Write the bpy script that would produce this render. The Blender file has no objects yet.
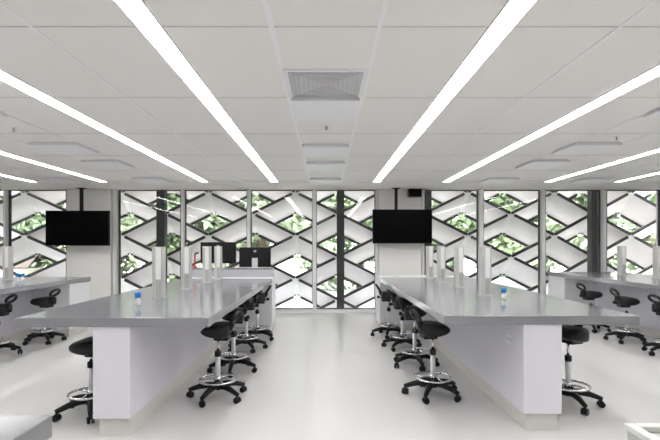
import bpy, bmesh, math, random
from mathutils import Vector, Matrix
random.seed(7)
S = bpy.context.scene
COL = S.collection
PI = math.pi

# ------------------------------------------------------------------ camera
F = 453.0; HC = 1.475; CEIL = 2.685; WALL = 9.97
cd = bpy.data.cameras.new('camera'); cam = bpy.data.objects.new('camera', cd); COL.objects.link(cam)
cam.location = (0, 0, HC); cam.rotation_euler = (PI/2, 0, 0)
cd.sensor_width = 36; cd.lens = F/660*36
cd.shift_x = (330-325.5)/660; cd.shift_y = 25/660
cd.clip_start = .02
S.camera = cam

# ------------------------------------------------------------------ materials
def mat(name, col, rough=.5, metal=0, spec=.5, noise=None, bump=0, emit=None, coat=0):
    m = bpy.data.materials.new(name); m.use_nodes = True
    nt = m.node_tree; b = nt.nodes['Principled BSDF']
    b.inputs['Base Color'].default_value = (*col, 1); b.inputs['Roughness'].default_value = rough
    b.inputs['Metallic'].default_value = metal; b.inputs['Specular IOR Level'].default_value = spec
    b.inputs['Coat Weight'].default_value = coat
    if noise:
        sc, amt = noise
        tc = nt.nodes.new('ShaderNodeTexCoord'); n = nt.nodes.new('ShaderNodeTexNoise')
        n.inputs['Scale'].default_value = sc; n.inputs['Detail'].default_value = 4
        r = nt.nodes.new('ShaderNodeMixRGB'); r.blend_type = 'MIX'
        r.inputs[1].default_value = (*[c*(1-amt) for c in col], 1); r.inputs[2].default_value = (*[min(1, c*(1+amt)) for c in col], 1)
        nt.links.new(tc.outputs['Object'], n.inputs['Vector']); nt.links.new(n.outputs['Fac'], r.inputs[0])
        nt.links.new(r.outputs[0], b.inputs['Base Color'])
        if bump:
            bp = nt.nodes.new('ShaderNodeBump'); bp.inputs['Strength'].default_value = bump; bp.inputs['Distance'].default_value = .002
            nt.links.new(n.outputs['Fac'], bp.inputs['Height']); nt.links.new(bp.outputs[0], b.inputs['Normal'])
    if emit:
        b.inputs['Emission Color'].default_value = (*emit[0], 1); b.inputs['Emission Strength'].default_value = emit[1]
    return m
M = {}
M['floor'] = mat('cream vinyl', (.69, .685, .68), .24, noise=(1.3, .02), spec=.45)
M['ceiling'] = mat('ceiling tile', (.89, .87, .845), .9, noise=(60, .015))
M['grid'] = mat('ceiling grid', (.92, .92, .93), .5)
M['wall'] = mat('painted wall', (.86, .85, .83), .7, noise=(3, .01))
M['mullion'] = mat('grey mullion', (.78, .78, .78), .45)
M['gasket'] = mat('dark gasket', (.03, .03, .035), .5)
M['top'] = mat('grey solid surface', (.24, .243, .262), .15, noise=(180, .05), spec=1.0)
M['panel'] = mat('lavender white laminate', (.75, .74, .80), .45, noise=(2, .008))
M['plinth'] = mat('beige plinth', (.68, .665, .63), .55, noise=(9, .05))
M['white'] = mat('white laminate', (.83, .83, .85), .4)
M['tower'] = mat('brushed aluminium', (.64, .64, .635), .42, metal=.35, noise=(40, .03))
M['towerw'] = mat('white insert', (.86, .86, .85), .45)
M['towerg'] = mat('grey insert', (.46, .46, .44), .5)
M['black'] = mat('black plastic', (.008, .008, .009), .45, spec=.3)
M['seat'] = mat('black polyurethane', (.010, .0095, .011), .42, noise=(30, .15), spec=.35)
M['screen'] = mat('screen', (.0015, .0015, .002), .3, spec=.06)
M['chrome'] = mat('chrome', (.75, .75, .76), .16, metal=1)
M['silver'] = mat('silver column', (.72, .73, .74), .35, metal=.4)
M['blue'] = mat('blue plastic', (.02, .22, .62), .35)
M['clear'] = mat('frosted bottle', (.80, .82, .84), .3)
M['red'] = mat('red plastic', (.55, .04, .03), .4)
M['vent'] = mat('vent grey', (.58, .58, .585), .6)
M['plate'] = mat('white diffuser plate', (.89, .885, .905), .5)
M['sun'] = mat('white perforated metal', (.88, .835, .855), .6, noise=(4, .015))
M['ridge'] = mat('pale ridge', (.9, .89, .86), .5)
M['edge'] = mat('charcoal edge trim', (.035, .036, .04), .5)
M['steel'] = mat('dark steel', (.02, .022, .03), .5)
M['bark'] = mat('bark', (.12, .085, .06), .9, noise=(14, .3))
M['leafA'] = mat('leaf green', (.24, .31, .18), .6, noise=(1.5, .3))
M['leafB'] = mat('leaf pale green', (.38, .44, .31), .6, noise=(1.5, .3))
M['ground'] = mat('pale paving', (.75, .74, .72), .8, noise=(2, .05))
M['brown'] = mat('brown roof', (.05, .034, .03), .7, noise=(5, .2))
M['render'] = mat('pale render', (.6, .57, .52), .8, noise=(2, .05))
M['greyedge'] = mat('grey edge', (.44, .445, .475), .35)
M['binrim'] = mat('pale plastic', (.80, .81, .78), .4)
M['bintop'] = mat('pale grey plastic', (.56, .58, .54), .5)
LIGHT = 11.8
M['light'] = mat('led diffuser', (.9, .9, .9), .5, emit=((1, .99, .98), LIGHT))
def glass():
    m = bpy.data.materials.new('window glass'); m.use_nodes = True; nt = m.node_tree; nt.nodes.clear()
    o = nt.nodes.new('ShaderNodeOutputMaterial'); mx = nt.nodes.new('ShaderNodeMixShader')
    t = nt.nodes.new('ShaderNodeBsdfTransparent'); g = nt.nodes.new('ShaderNodeBsdfGlossy'); f = nt.nodes.new('ShaderNodeFresnel')
    g.inputs['Roughness'].default_value = .0; f.inputs['IOR'].default_value = 1.45
    t.inputs['Color'].default_value = (.97, .985, .975, 1)
    nt.links.new(f.outputs[0], mx.inputs[0]); nt.links.new(t.outputs[0], mx.inputs[1]); nt.links.new(g.outputs[0], mx.inputs[2])
    nt.links.new(mx.outputs[0], o.inputs[0]); return m
M['glass'] = glass()

# ------------------------------------------------------------------ mesh helpers
class MB:
    def __init__(s): s.bm = bmesh.new()
    def box(s, x0, x1, y0, y1, z0, z1, bev=0):
        v = [s.bm.verts.new(p) for p in ((x0,y0,z0),(x1,y0,z0),(x1,y1,z0),(x0,y1,z0),(x0,y0,z1),(x1,y0,z1),(x1,y1,z1),(x0,y1,z1))]
        fs = [s.bm.faces.new([v[i] for i in q]) for q in ((3,2,1,0),(4,5,6,7),(0,1,5,4),(1,2,6,5),(2,3,7,6),(3,0,4,7))]
        if bev:
            es = list({e for f in fs for e in f.edges})
            bmesh.ops.bevel(s.bm, geom=es, offset=bev, segments=2, affect='EDGES', profile=.5)
        return s
    def bar(s, a, b, w, h, up=(0,0,1)):
        a, b = Vector(a), Vector(b); d = (b-a).normalized(); u = Vector(up)
        r = d.cross(u).normalized()*w/2; u = r.cross(d).normalized()*h/2
        v = [s.bm.verts.new(p) for p in (a-r-u, a+r-u, a+r+u, a-r+u, b-r-u, b+r-u, b+r+u, b-r+u)]
        for q in ((0,3,2,1),(4,5,6,7),(0,1,5,4),(1,2,6,5),(2,3,7,6),(3,0,4,7)): s.bm.faces.new([v[i] for i in q])
        return s
    def tube(s, pts, rad, n=10, closed=False, caps=True, sy=1):
        pts = [Vector(p) for p in pts]; N = len(pts); rings = []
        rad = rad if isinstance(rad, (list, tuple)) else [rad]*N
        ref = None
        for i, p in enumerate(pts):
            if closed: d = (pts[(i+1) % N]-pts[i-1]).normalized()
            else: d = (pts[min(i+1, N-1)]-pts[max(i-1, 0)]).normalized()
            if ref is None: ref = Vector((0,0,1)) if abs(d.z) < .9 else Vector((1,0,0))
            r = d.cross(ref).normalized(); u = r.cross(d).normalized()
            rings.append([s.bm.verts.new(p+(r*math.cos(2*PI*k/n)+u*sy*math.sin(2*PI*k/n))*rad[i]) for k in range(n)])
        for i in range(N if closed else N-1):
            A, B = rings[i], rings[(i+1) % N]
            for k in range(n): f = s.bm.faces.new((A[k], A[(k+1) % n], B[(k+1) % n], B[k])); f.smooth = True
        if caps and not closed: s.bm.faces.new(rings[0][::-1]); s.bm.faces.new(rings[-1])
        return s
    def lathe(s, prof, cx=0, cy=0, n=20):
        rings = [[s.bm.verts.new((cx+r*math.cos(2*PI*k/n), cy+r*math.sin(2*PI*k/n), z)) for k in range(n)] for r, z in prof]
        for A, B in zip(rings, rings[1:]):
            for k in range(n): f = s.bm.faces.new((A[k], A[(k+1) % n], B[(k+1) % n], B[k])); f.smooth = True
        s.bm.faces.new(rings[0][::-1]); s.bm.faces.new(rings[-1]); return s
    def loft(s, secs, n=20, p=3):
        rings = []
        for (x, w, zt, zb) in secs:
            zc, hz = (zt+zb)/2, (zt-zb)/2; R = []
            for k in range(n):
                a = 2*PI*k/n; c, q = math.cos(a), math.sin(a)
                R.append(s.bm.verts.new((x, w*math.copysign(abs(c)**(2/p), c), zc+hz*math.copysign(abs(q)**(2/p), q))))
            rings.append(R)
        for A, B in zip(rings, rings[1:]):
            for k in range(n): f = s.bm.faces.new((A[k], A[(k+1) % n], B[(k+1) % n], B[k])); f.smooth = True
        s.bm.faces.new(rings[0][::-1]); s.bm.faces.new(rings[-1]); return s
    def slab(s, q, t):                                        # quad q with thickness vector t
        q = [Vector(p) for p in q]; t = Vector(t); a = [s.bm.verts.new(p) for p in q]; b = [s.bm.verts.new(p+t) for p in q]
        n = len(q); s.bm.faces.new(a[::-1]); s.bm.faces.new(b)
        for i in range(n): s.bm.faces.new((a[i], a[(i+1) % n], b[(i+1) % n], b[i]))
        return s
    def build(s, name, m, parent=None, loc=None):
        bmesh.ops.recalc_face_normals(s.bm, faces=s.bm.faces)
        if loc is not None: bmesh.ops.translate(s.bm, verts=s.bm.verts, vec=-Vector(loc))
        me = bpy.data.meshes.new(name); s.bm.to_mesh(me); s.bm.free(); me.materials.append(m)
        o = bpy.data.objects.new(name, me); COL.objects.link(o)
        if loc is not None: o.location = loc
        if parent: o.parent = parent
        return o
def tag(o, label, cat, group=None, kind=None):
    o['label'] = label; o['category'] = cat
    if group: o['group'] = group
    if kind: o['kind'] = kind
    return o
def empty(name, loc, label, cat, group=None, rz=0):
    o = bpy.data.objects.new(name, None); COL.objects.link(o); o.location = loc; o.rotation_euler.z = rz; o.empty_display_size = .1
    return tag(o, label, cat, group)
def struct(o): o['kind'] = 'structure'; return o
def copy_tree(o, parent=None):
    c = o.copy(); COL.objects.link(c); c.parent = parent
    for ch in list(o.children): copy_tree(ch, c)
    return c
ORD = ['first','second','third','fourth','fifth','sixth','seventh','eighth','ninth','tenth','eleventh','twelfth']

# ------------------------------------------------------------------ shell
X0, X1, Y0 = -9.0, 9.0, -4.0
def sbox(name, m, *a): return struct(MB().box(*a).build(name, M[m]))
sbox('floor', 'floor', X0-.2, X1+.2, Y0-.2, WALL+.12, -.2, 0)
sbox('ceiling', 'ceiling', X0-.2, X1+.2, Y0-.2, WALL+.12, CEIL, CEIL+.1)
sbox('wall_left', 'wall', X0-.2, X0, Y0-.2, WALL+.12, 0, CEIL)
sbox('wall_right', 'wall', X1, X1+.2, Y0-.2, WALL+.12, 0, CEIL)
sbox('wall_back', 'wall', X0, X1, Y0-.2, Y0, 0, CEIL)
def wx(px, d=WALL): return (px-325.5)*d/F
sbox('wall_upper', 'wall', X0-.2, X1+.2, Y0-.2, WALL+.12, CEIL+.1, 5.2)
sbox('roof', 'wall', X0-.2, X1+.2, WALL+.12, 11.7, 3.32, 3.42)  # unseen slab, added to shade the topmost sunshade panels
def span(a, b, front):
    return (wx(a, front if a < 325 else WALL-.03), wx(b, front if b > 325 else WALL-.03))
# white piers between the windows
piers = [(66.5, 113), (378.5, 421.5), (661, 735)]
for a, b in piers:
    xa, xb = span(a, b, WALL-.14)
    sbox('column', 'wall', xa, xb if b < 700 else X1, WALL-.14, WALL+.12, 0, CEIL)
# mullions
mull = [(3.5, 8.5), (113, 118.5), (181, 185), (247, 251), (312.6, 316.4), (375, 378.5), (421.5, 424.5), (478, 483.5), (540, 545.5), (600.5, 606.5)]
for i, (a, b) in enumerate(mull):
    sbox('trim_%d' % (i+1), 'mullion', *span(a, b, WALL-.13), WALL-.13, WALL+.07, 0, CEIL)
# windows: dark thin frame, sill rail and a pane of glass
bays = [(-83, 3.5), (8.5, 66.5), (118.5, 181), (185, 247), (251, 312.6), (316.4, 375), (424.5, 478), (483.5, 540), (545.5, 600.5), (606.5, 661)]
SILL = .068
for i, (a, b) in enumerate(bays):
    xa, xb = wx(a, WALL-.03) if a > 0 else X0, wx(b, WALL-.03); t = .016 if i in (1, 2) or i == 9 else .008
    w = MB().box(xa, xa+t, WALL-.03, WALL+.05, SILL, CEIL).box(xb-t, xb, WALL-.03, WALL+.05, SILL, CEIL)
    w.box(xa+t, xb-t, WALL-.03, WALL+.05, CEIL-.018, CEIL).box(xa+t, xb-t, WALL-.03, WALL+.05, SILL, SILL+.015)
    w = struct(w.build('window_%d' % (i+1), M['gasket']))
    MB().box(xa+t, xb-t, WALL+.005, WALL+.017, SILL+.015, CEIL-.018).build('pane', M['glass'], w)
    MB().box(xa, xb, WALL-.10, WALL+.06, 0, SILL).build('sill', M['mullion'], w)
# ceiling grid bars
g = MB()
for x in (.3, 1.63, 2.96, 3.56, 4.89, 6.2, 7.4):
    hw = .014 if x < 1 else .009
    for s in (-1, 1): g.box(s*x-hw, s*x+hw, Y0, 8.75, CEIL-.004, CEIL)
struct(g.build('trim_11', M['grid']))
g = MB()
LX = (.97, 2.295, 4.225, 5.555)
cuts = sorted([s*x for x in LX for s in (-1, 1)]); edges = [X0]+[v for c in cuts for v in (c-.07, c+.07)]+[X1]
for k in range(-3, 8):
    y = .11+1.2*k
    for a, b in zip(edges[::2], edges[1::2]): g.box(a, b, y-.0055, y+.0055, CEIL-.003, CEIL)
g.box(X0, X1, 8.74, 8.76, CEIL-.004, CEIL)
struct(g.build('trim_12', mat('grey grid line', (.70, .69, .67), .7)))  # cross lines in a grey slightly darker than the tiles

# ------------------------------------------------------------------ linear lights
segs = [(.2, 2.33), (2.33, 4.66), (4.66, 6.98), (6.98, 8.63)]
names = {0: 'nearest the centre', 1: 'second from the centre', 2: 'third from the centre', 3: 'outermost'}
for i, x in enumerate(LX):
    for s in (-1, 1):
        t = empty('ceiling_strip_light', (s*x, 0, CEIL-.012), 'long white LED strip light, %s on the %s half of the ceiling' % (names[i], 'left' if s < 0 else 'right'), 'ceiling light', 'LED strip lights in the ceiling')
        h = MB()
        for k in (-1, 1): h.box(k*.063, k*.069, .19, 8.64, 0, .012)
        h.box(-.063, .063, 8.63, 8.64, 0, .012); h.build('housing', M['grid'], t)
        for a, b in segs: MB().box(-.062, .062, a+.007, b-.007, .003, .010).build('diffuser', M['light'], t)

# ------------------------------------------------------------------ ceiling plates, vent, sprinklers
def plate(x, y, label, w=.56, l=.58):
    t = empty('air_diffuser', (x, y, CEIL-.04), label, 'ceiling diffuser', 'flat square diffuser plates on the ceiling')
    MB().box(-w/2, w/2, 0, l, 0, .024, .003).build('plate', M['plate'], t)
    MB().box(-w/2+.015, w/2-.015, .015, l-.015, .024, .04).build('neck', M['plate'], t)
for y, L in ((3.68, 'flat white diffuser plate directly behind the square ceiling vent'), (5.42, 'flat white diffuser plate, second one behind the square ceiling vent'),
             (6.56, 'flat white diffuser plate, third one behind the square ceiling vent'), (8.15, 'flat white diffuser plate on centre line, closest to the windows')):
    plate(0, y, L)
for y, n in ((3.6, 'first'), (5.3, 'second'), (6.42, 'third'), (8.1, 'fourth')):
    for s in (-1, 1):
        plate(s*3.2, y, 'flat white diffuser plate beyond the second strip light %s of centre, %s from the front' % ('left' if s < 0 else 'right', n), .55, .56)
for s in (-1, 1):
    plate(s*4.92, 8.1, 'flat white diffuser plate between outermost strip lights on the %s, near the windows' % ('left' if s < 0 else 'right'), .6, .5)
t = empty('ceiling_vent', (0, 3.11, CEIL-.012), 'square grey perforated return air vent with white frame in the ceiling', 'ceiling vent')
f = MB()
for a in ((-.3,-.265,0,.6),(.265,.3,0,.6),(-.265,.265,0,.03),(-.265,.265,.57,.6)): f.box(*a, 0, .012)
f.build('frame', M['white'], t)
MB().box(-.265, .265, .03, .57, .008, .011).build('backing', M['vent'], t)
gr = MB()
for k in range(7):
    r = .255-.034*k; cy = .30
    for a in ((-r, -r+.012, cy-r, cy+r), (r-.012, r, cy-r, cy+r), (-r+.012, r-.012, cy-r, cy-r+.012), (-r+.012, r-.012, cy+r-.012, cy+r)): gr.box(*a, .002, .008)
gr.build('grille', mat('vent light', (.64, .64, .65), .6), t)
for x, y, L in ((0.01, 4.6, 'small ceiling sprinkler on the centre line, behind first diffuser plate'), (-3.22, 4.68, 'small ceiling sprinkler at the far left of the ceiling'), (3.25, 5.06, 'small ceiling sprinkler on the right, ahead of a diffuser plate')):
    t = empty('sprinkler', (x, y, CEIL-.04), L, 'sprinkler', 'ceiling sprinklers')
    MB().lathe([(.035, .034), (.03, .04)]).build('escutcheon', M['white'], t)
    MB().lathe([(.02, 0), (.02, .004), (.006, .006), (.009, .034)], n=10).build('head', M['vent'], t)

# ------------------------------------------------------------------ lab benches
HB, TH = .92, .07
def bench(x_in, x_out, s_in, s_out, y0, y1, label, outlets=(), ends=True):
    """x_in: worktop edge on the aisle; s_in/s_out: faces of the supporting spine"""
    lo, hi = sorted((x_in, x_out)); a, b = sorted((s_in, s_out))
    t = empty('lab_bench', ((lo+hi)/2, y0, 0), label, 'laboratory bench', 'grey topped laboratory benches'); o = Vector(t.location)
    def put(mb, n, m, par=t): 
        bmesh.ops.translate(mb.bm, verts=mb.bm.verts, vec=-o); return mb.build(n, M[m], par)
    put(MB().box(lo, hi, y0, y1, HB-TH, HB, .004), 'worktop', 'top')
    put(MB().box(a, b, y0+.015, y1-.01, .145, HB-TH, .003), 'support_spine', 'panel')
    put(MB().box(a+.035, b-.02, y0+.05, y1-.02, 0, .145), 'plinth', 'plinth')
    for (side, y, z, w) in outlets:
        x = s_in if side > 0 else s_out; sg = 1 if (x > (a+b)/2) else -1
        p = put(MB().box(*sorted((x, x+sg*.012)), y-w/2, y+w/2, z-.042, z+.042, .003), 'power_outlet', 'white')
        q = MB()
        for k in (-1, 1): q.box(*sorted((x+sg*.012, x+sg*.014)), y+k*w/4-.012, y+k*w/4+.012, z-.012, z+.012)
        put(q, 'socket', 'vent', p)
    return t
def end_cabinet(x_in, x_out, y0, y1, label, top=HB):
    lo, hi = sorted((x_in, x_out)); t = empty('end_cabinet', ((lo+hi)/2, y0, 0), label, 'cabinet', 'white cabinets closing the bench ends'); c = (hi-lo)/2
    MB().box(-c, c, 0, y1-y0, .12, top, .003).build('body', M['white'], t)
    MB().box(-c+.03, c-.03, .03, y1-y0-.03, 0, .12).build('plinth', M['plinth'], t)
    w = 2*c/3
    for k in range(3):
        d = MB().box(-c+k*w+.006, -c+(k+1)*w-.006, y1-y0, y1-y0+.018, .13, top-.03, .002).build('door', M['white'], t)
        MB().box(-c+(k+1)*w-.06, -c+(k+1)*w-.045, y1-y0+.018, y1-y0+.035, top-.22, top-.08, .002).build('handle', M['chrome'], d)
    return t
bench(-.887, -2.365, -1.494, -1.78, 3.45, 7.5, 'grey glossy laboratory bench left of the aisle, carrying two black monitors at its end')
bench(.93, 2.465, 1.56, 1.86, 3.55, 7.75, 'grey glossy laboratory bench right of the aisle, with a white socket on its support', outlets=((1, 3.82, .68, .13),))
end_cabinet(-.887, -2.365, 7.5, 8.02, 'white cabinet at window end of the bench left of the aisle')
end_cabinet(.93, 2.465, 7.75, 8.35, 'white cabinet at window end of the bench right of the aisle')
bench(-4.08, -5.6, -4.72, -5.0, 4.0, 7.88, 'grey bench at the far left, alongside the left wall-mounted screen', outlets=((1, 6.4, .72, .15), (1, 5.6, .72, .15)))
bench(4.59, 6.1, 5.2, 5.5, 4.6, 9.38, 'grey bench at the far right with three stools in front', outlets=((1, 8.5, .72, .15), (1, 7.2, .72, .15)))
end_cabinet(-4.10, -4.72, 7.26, 7.86, 'white cabinet below the end of the far left bench', HB-TH)
end_cabinet(4.61, 5.2, 8.74, 9.36, 'white cabinet below the end of the far right bench', HB-TH)
bench(-.89, -2.37, -1.2, -2.1, -2.4, 1.478, 'grey bench corner at the bottom left, in front of the whole scene')

# pale rimmed box at the bottom right
t = empty('storage_bin', (1.362, .55, 0), 'pale box unit with raised bright rim and sunken top, bottom right corner', 'storage box')
MB().box(-.425, .425, -.4, .86, 0, HB-.02, .004).build('body', M['bintop'], t)
r = MB()
for a in ((-.43, -.40, -.405, .865), (.40, .43, -.405, .865), (-.40, .40, .835, .865), (-.40, .40, -.405, -.375)): r.box(*a, HB-.02, HB, .004)
r.build('rim', M['binrim'], t)

# ------------------------------------------------------------------ service towers on the benches
tw = {'left aisle bench': (-1.75, (4.76, 5.72, 6.69, 7.40)), 'right aisle bench': (1.75, (4.97, 5.94, 6.86, 7.62)), 'far left bench': (-5.08, (7.25,)), 'far right bench': (5.46, (7.44, 8.35))}
for bn, (x, ys) in tw.items():
    for i, y in enumerate(ys):
        pos = 'nearest' if i == 0 else ('second' if i == 1 else ('third' if i == 2 else 'last'))
        lab = 'upright grey service tower on the %s, %s of its row' % (bn, pos) if len(ys) > 1 else 'upright grey service tower standing on the %s' % bn
        t = empty('service_tower', (x, y, HB), lab, 'power tower', 'aluminium service towers on the benches')
        MB().box(-.055, .055, -.05, .05, 0, .535, .006).build('housing', M['tower'], t)
        sx = .012
        MB().box(sx-.026, sx+.026, -.056, -.05, .20, .522, .001).build('front_insert', M['towerw'], t)
        MB().box(sx-.026, sx+.026, -.055, -.05, .015, .19, .001).build('socket_cover', M['towerg'], t)
        gm = MB()
        for k in (-.038, .047): gm.box(k-.002, k+.002, -.0515, -.05, .01, .525)
        gm.build('groove', M['towerg'], t)
        MB().box(-.065, .065, -.06, .06, 0, .012, .002).build('foot_plate', M['tower'], t)
        t.rotation_euler.z = 0

# ------------------------------------------------------------------ stools
def make_stool():
    t = empty('lab_stool', (0,0,0), '', 'stool', 'black laboratory stools')
    MB().loft([(-.125,.09,.702,.605),(-.115,.125,.715,.592),(-.08,.155,.72,.588),(-.02,.17,.719,.590),(.03,.172,.716,.598),(.08,.165,.708,.612),(.115,.14,.684,.628),(.138,.10,.658,.642)], 28, 4.5).build('seat', M['seat'], t)
    MB().box(-.115, .025, -.065, .065, .562, .605, .008).build('seat_mount', M['black'], t)
    b = MB(); c = Vector((-.178, 0, .785)); u = Vector((-.55, 0, .85)).normalized()
    b.tube([c+Vector((0,1,0))*  .095*math.cos(2*PI*k/28)+u*.056*math.sin(2*PI*k/28) for k in range(28)], .018, 10, closed=True)
    b.tube([(-.09,0,.655), (-.125,0,.685), (-.15,0,.735)], [.03,.032,.024], 10, sy=1)
    b.build('backrest', M['seat'], t)
    k = MB(); k.tube([(-.08,.0,.60), (-.15,.02,.625)], .007, 8); k.tube([(-.15,.02,.625), (-.185,.025,.632)], [.022,.024], 10); k.build('adjuster_knob', M['black'], t)
    MB().lathe([(.024,.13),(.024,.405)], n=18).build('outer_column', M['silver'], t)
    MB().lathe([(.029,.40),(.031,.41),(.031,.445),(.025,.455)], n=18).build('collar', M['black'], t)
    MB().lathe([(.012,.45),(.012,.585)], n=12).build('gas_rod', M['chrome'], t)
    rg = MB(); rg.tube([(.178*math.cos(2*PI*k/32), .178*math.sin(2*PI*k/32), .178) for k in range(32)], .0105, 8, closed=True)
    for k in range(3):
        a = 2*PI*k/3+.4; rg.tube([(.03*math.cos(a), .03*math.sin(a), .185), (.172*math.cos(a), .172*math.sin(a), .178)], .008, 8)
    rg.lathe([(.034,.16),(.034,.21)], n=16)
    rg.build('foot_ring', M['chrome'], t)
    MB().lathe([(.045,.085),(.05,.095),(.045,.14),(.03,.152)], n=18).build('hub', M['black'], t)
    for k in range(5):
        a = 2*PI*k/5; ca, sa = math.cos(a), math.sin(a)
        l = MB().tube([(r*ca, r*sa, z) for r, z in ((.03,.118),(.10,.122),(.18,.108),(.245,.088),(.278,.078))], [.032,.03,.026,.022,.018], 10).build('leg', M['black'], t)
        w = MB()
        cx, cy = .268*ca, .268*sa
        w.lathe([(.011,.05),(.011,.075)], cx, cy, 8)
        b2 = a+1.1*k+.5; dx, dy = math.cos(b2), math.sin(b2)
        for sgn in (-1, 1):
            w.tube([(cx+dx*sgn*.006, cy+dy*sgn*.006, .0285), (cx+dx*sgn*.026, cy+dy*sgn*.026, .0285)], .0285, 14)
        w.bar((cx-dx*.02, cy-dy*.02, .048), (cx+dx*.02, cy+dy*.02, .048), .03, .02)
        w.build('caster', M['black'], l)
    return t
LA = 'black laboratory stool tucked under the left aisle bench, %s'
RA = 'black laboratory stool tucked under the right aisle bench, %s'
stools = [ # x, y, seat heading (deg, 180 = faces left), label
 (-1.04, 4.38, 176, LA % 'nearest of the row of four'), (-1.08, 5.31, 186, LA % 'second of the row of four'), (-1.12, 6.40, 172, LA % 'third of the row of four'), (-1.07, 7.1, 184, LA % 'last of the row, by the cabinet'),
 (1.055, 4.45, 8, RA % 'nearest of the row of four'), (1.09, 5.55, -6, RA % 'second of the row of four'), (1.10, 6.48, 5, RA % 'third of the row of four'), (1.03, 7.36, -4, RA % 'last of the row, by the cabinet'),
 (-2.06, 3.98, 177, 'black laboratory stool half hidden behind the white support of the left aisle bench'),
 (2.25, 4.2, 200, 'black laboratory stool half hidden behind the white support of the right aisle bench'),
 (-4.29, 6.9, 176, 'black laboratory stool wholly in view at the far left bench'), (-4.40, 6.08, 182, 'black laboratory stool at the far left bench, cut by the photo edge'),
 (4.60, 7.85, 4, 'black laboratory stool at the far right bench, closest to the windows'), (4.60, 6.92, -5, 'black laboratory stool at the far right bench, middle of three'), (4.60, 6.1, 6, 'black laboratory stool at the far right bench, cut by the photo edge')]
proto = make_stool()
for i, (x, y, hd, lab) in enumerate(stools):
    o = proto if i == 0 else copy_tree(proto)
    o.location = (x, y, 0); o.rotation_euler.z = 0; o['label'] = lab; h = math.radians(hd)
    legrot = (.628, 1.0, .2, .8, .47, 1.1, .3, .7, .15, .95, .45, .2, .6, .1, .9)[i]
    low = -.035 if i >= 10 else (-.06 if i == 8 else 0)
    for ch in o.children:
        n = ch.name.split('.')[0]
        ch.rotation_euler.z = legrot if n in ('leg', 'hub', 'foot_ring') else h
        if n in ('seat', 'seat_mount', 'backrest', 'adjuster_knob'): ch.location.z = low

# ------------------------------------------------------------------ hanging screens
def tv(x, y, z, w, hh, px, label):
    t = empty('television', (x, y, z), label, 'television', 'black screens hung from the ceiling')
    MB().box(-w/2, w/2, -.025, .03, -hh/2, hh/2, .006).build('casing', M['black'], t)
    MB().box(-w/2+.015, w/2-.015, -.028, -.025, -hh/2+.02, hh/2-.015).build('screen', M['screen'], t)
    MB().box(px-.16, px+.16, .03, .06, -.2, .2, .003).build('mount_bracket', M['black'], t)
    MB().box(px-.028, px+.028, .06, .115, -.2, CEIL-z-.006).build('ceiling_pole', M['black'], t)
    MB().box(px-.08, px+.08, .02, .16, CEIL-z-.012, CEIL-z-.0005).build('ceiling_plate', M['black'], t)
tv((77.9-325.5)*9.55/F, 9.55, HC-(228.2-245)*9.55/F, 63.5*9.55/F, 35*9.55/F, .03, 'large black flat television hung in front of the left white column')
tv((402.2-325.5)*9.55/F, 9.55, HC-(226.5-245)*9.55/F, 59.5*9.55/F, 34*9.55/F, -.115, 'large black flat television hung in front of the right white column')
t = empty('loudspeaker', (wx(412.5), WALL-.14, 2.59), 'small black box speaker mounted high on the right white column', 'speaker')
MB().box(-.14, .14, -.17, -.02, -.085, .085, .01).build('cabinet', M['black'], t)
MB().box(-.12, .12, -.175, -.17, -.07, .07, .002).build('front_grille', M['screen'], t)
MB().box(-.04, .04, -.02, 0, -.04, .04).build('wall_bracket', M['black'], t)

# ------------------------------------------------------------------ monitors and their shelf
t = empty('monitor_shelf', (-1.64, 7.82, HB), 'low grey raised shelf across the end of the left aisle bench', 'shelf')
MB().box(-.73, .73, 0, .18, .13, .155, .003).build('top', M['top'], t)
MB().box(-.73, .73, .0, .02, 0, .13).build('front_panel', M['greyedge'], t)
for s in (-1, 1): MB().box(*sorted((s*.71, s*.73)), .02, .18, 0, .13).build('side_panel', M['greyedge'], t)
def monitor(x, w, h, zoff, label, stand=True):
    z0 = HB+.155; y = 7.91
    t = empty('computer_monitor', (x, y, z0), label, 'computer monitor', 'black monitors seen from behind')
    c = MB().box(-w/2, w/2, -.02, .02, zoff, zoff+h, .008); c.build('casing', M['black'], t)
    MB().box(-w/2+.012, w/2-.012, .02, .022, zoff+.012, zoff+h-.012).build('screen', M['screen'], t)
    MB().box(-.05, .05, -.04, -.02, .008, zoff+.16, .004).build('stand_neck', M['silver'], t)
    MB().box(-.12, .12, -.085, .08, 0, .010, .003).build('stand_base', M['silver'], t)
    lg = MB()
    for a in ((-.02,-.009,0,.034),(.009,.02,0,.034),(-.009,.009,.012,.022)): lg.box(a[0], a[1], -.0225, -.02, zoff+h-.085+a[2], zoff+h-.085+a[3])
    lg.build('logo', M['silver'], t)
monitor((255-325.5)*7.9/F, .55, .345, .015, 'black computer monitor seen from behind, closer to the aisle')
monitor((218.3-325.5)*7.9/F, .62, .37, .08, 'black computer monitor seen from behind, partly behind two grey towers')
t = empty('gas_tap', (-2.28, 7.90, HB+.155), 'small red hooked tap standing on the grey shelf beside a monitor', 'tap')
MB().lathe([(.035,0),(.035,.03),(.014,.04),(.014,.22)], n=12).build('stem', M['red'], t)
MB().tube([(0,0,.21), (.01,0,.25), (.05,0,.262), (.085,0,.262)], [.013,.014,.016,.018], 10).build('handle', M['black'], t)

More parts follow.
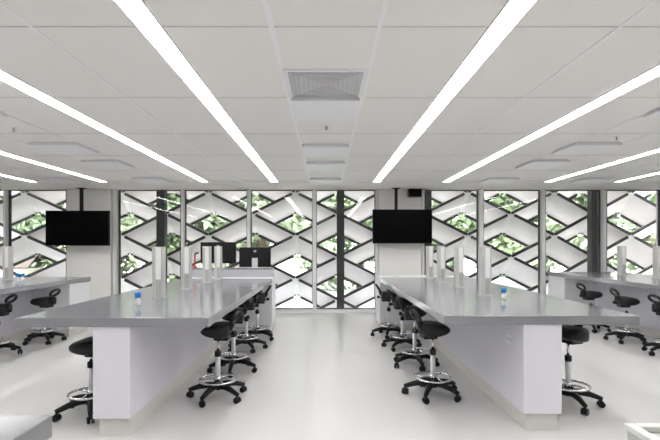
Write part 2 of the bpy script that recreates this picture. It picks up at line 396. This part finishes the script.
# bottles
for x, y, L in ((-1.74, 4.20, 'small blue capped bottle standing on the left aisle bench'), (1.83, 4.65, 'small blue capped bottle standing on the right aisle bench'), (-4.69, 7.02, 'small blue capped bottle on the far left bench, right one of two'), (-4.76, 7.0, 'small blue capped bottle on the far left bench, left one of two')):
    t = empty('bottle', (x, y, HB), L, 'bottle', 'blue capped bottles on the benches')
    MB().lathe([(.022,0),(.026,.004),(.026,.05),(.016,.062),(.014,.068)], n=16).build('body', M['clear'], t)
    MB().lathe([(.020,.066),(.028,.070),(.028,.108),(.022,.118)], n=16).build('cap', M['blue'], t)

# ------------------------------------------------------------------ outside: posts, folded sunshade, garden
for a, b in ((156.8, 165), (336.8, 344.2), (424.2, 431.2), (591, 600.5)):
    xa, xb = wx(a, 10.25), wx(b, 10.25); xm = (xa+xb)/2
    p = MB().box(xa, xb, 10.22, 10.24, -.36, 2.78).box(xa, xb, 10.38, 10.40, -.36, 2.78).box(xm-.012, xm+.012, 10.24, 10.38, -.36, 2.78).box(xa, xa+.012, 10.24, 10.38, -.36, 2.78).box(xb-.012, xb, 10.24, 10.38, -.36, 2.78)
    struct(p.build('steel_column', M['steel']))
AC = [24.5, 121.5, 208.5, 295.5, 381.5, 467.5, 554, 631]
BC = [-24, 73, 165, 252, 338.5, 424.5, 510.75, 592.5, 669.5]
allc = sorted(AC+BC); allc = [-80]+allc+[708]
DN, DF, DROP = 10.6, 11.12, .465
def pt(px, py, d=DN): return Vector(((px-325.5)*d/F, d, HC-(py-245)*d/F))
rows = [('B', 169.5), ('A', 191), ('B', 212.3), ('A', 234), ('B', 255.3), ('A', 277), ('B', 298)]
rown = ['topmost row', 'second row down', 'third row down', 'fourth row down', 'fifth row down', 'sixth row down', 'bottom row']
down = Vector((0, DF-DN, -DROP))
for ri, (k, ya) in enumerate(rows):
    cols = AC if k == 'A' else BC
    for ci, c in enumerate(cols):
        i = allc.index(c); l, r = allc[i-1], allc[i+1]
        T, Lp, Rp = pt(c, ya), pt(l, ya+21.4), pt(r, ya+21.4)
        t = empty('sunshade_panel', T, 'folded white sunshade panel outside the glass, %s, %s from the left' % (rown[ri], ORD[ci]), 'sunshade panel', 'folded panels of the facade screen')
        Lv, Rv = Lp-T, Rp-T; rw = .055
        la, ra = Lv*(rw/abs(Lv.x)), Rv*(rw/abs(Rv.x)); top = (la+ra)/2
        for nm, ap, va in (('blade', la, Lv), ('blade', ra, Rv)):
            n = (va-ap).cross(down).normalized()
            if n.y < 0: n = -n
            MB().slab([ap, va, va+down, ap+down], n*.018).build(nm, M['sun'], t)
            d = (va-ap).normalized(); g = d*.03
            o = Vector((0, -.012, -.025))
            MB().bar(ap+g+o, va-g*.5+o, .035, .062).build('edge_trim', M['edge'], t)
            MB().bar(ap+g+down+o, va-g*.5+down+o, .035, .058).build('edge_trim', M['edge'], t)
        MB().slab([la, ra, ra+down, la+down], (0, .02, .02)).build('ridge_strip', M['ridge'], t)

sb = MB().box(-45, 45, WALL+.13, 60, -.5, -.36); struct(sb.build('ground', M['ground']))
def tree(kind):
    t = empty('tree', (0,0,0), 'leafy green tree seen through the diamond openings of the facade screen', 'tree', 'trees in the garden behind the facade screen')
    MB().tube([(0,0,-.36),(.05,.02,1.0),(-.05,.05,2.4),(.06,0,4.2)], [.2,.16,.13,.05], 10).build('trunk', M['bark'], t)
    bm = MB().bm; mb = MB(); rnd = random.Random(kind)
    blobs = [(rnd.uniform(-1.5,1.5), rnd.uniform(-1.3,1.3), rnd.uniform(.5,6.0), rnd.uniform(.7,1.2)) for _ in range(26)]
    for _ in range(8500):
        bx, by, bz, br = rnd.choice(blobs)
        v = Vector((rnd.gauss(0,1), rnd.gauss(0,1), rnd.gauss(0,1))).normalized()*br*rnd.random()**.4
        p = Vector((bx,by,bz))+v; a = Vector((rnd.gauss(0,1), rnd.gauss(0,1), rnd.gauss(0,.6))).normalized(); b = a.orthogonal().normalized()
        b.rotate(Matrix.Rotation(rnd.uniform(0, 6.28), 3, a)); s = rnd.uniform(.10,.22)
        q = [p-a*s, p+b*s*.5, p+a*s, p-b*s*.5]
        mb.bm.faces.new([mb.bm.verts.new(x) for x in q])
    me_o = mb.build('foliage', M['leafA' if kind % 2 else 'leafB'], t)
    return t
protos = [tree(1), tree(2), tree(3)]
spots = [(-12.5,17.5),(-7.5,16.3),(-10.9,18.6),(-4.1,18.9),(3.0,19.5),(-9.2,16.0),(-5.6,17.2),(-2.2,15.8),(1.4,18.0),(4.6,15.8),(7.9,17.0),(11.3,15.8),(14.6,17.4),(-15.4,21),(-9.4,20.2),(4.2,20.5),(9.6,19.6),(-7.2,21.5),(-.4,22),(6.2,22),(12.8,22),(18,20)]
for i, (x, y) in enumerate(spots):
    o = protos[i] if i < 3 else copy_tree(protos[i % 3])
    o.location = (x, y, 0); o.rotation_euler.z = i*1.3; s = .9+.07*(i % 4); o.scale = (s, s, s)
t = empty('garden_shed', (-10.6, 14.0, -.36), 'small outbuilding with brown pitched roof seen through the far left window', 'shed')
MB().box(-1.3, 1.3, 0, 1.6, 0, 1.1).build('wall', M['render'], t)
MB().slab([(-1.5,-.15,1.1), (1.5,-.15,1.1), (1.5,.8,1.9), (-1.5,.8,1.9)], (0,.0,.06)).slab([(-1.5,1.75,1.1), (1.5,1.75,1.1), (1.5,.8,1.9), (-1.5,.8,1.9)], (0,0,.06)).build('roof', M['brown'], t)

# ------------------------------------------------------------------ sky, sun
w = bpy.data.worlds.new('sky'); S.world = w; w.use_nodes = True
b = w.node_tree.nodes['Background']; b.inputs[0].default_value = (.90, .95, 1, 1); b.inputs[1].default_value = 7.5
sd = bpy.data.lights.new('sun', 'SUN'); sd.energy = 15; sd.angle = .02; sd.color = (1, .96, .9)
so = bpy.data.objects.new('sun', sd); COL.objects.link(so); so.location = (8, 20, 15)
d = Vector((-.3, .5, -1.0)); so.rotation_euler = d.to_track_quat('-Z', 'Y').to_euler()

S.view_settings.view_transform = 'Standard'; S.view_settings.look = 'None'; S.view_settings.gamma = 1
S.view_settings.exposure = 0.42
S.cycles.use_denoising = True
S.cycles.max_bounces = 10; S.cycles.diffuse_bounces = 6; S.cycles.glossy_bounces = 4; S.cycles.transparent_max_bounces = 12
S.cycles.caustics_reflective = False
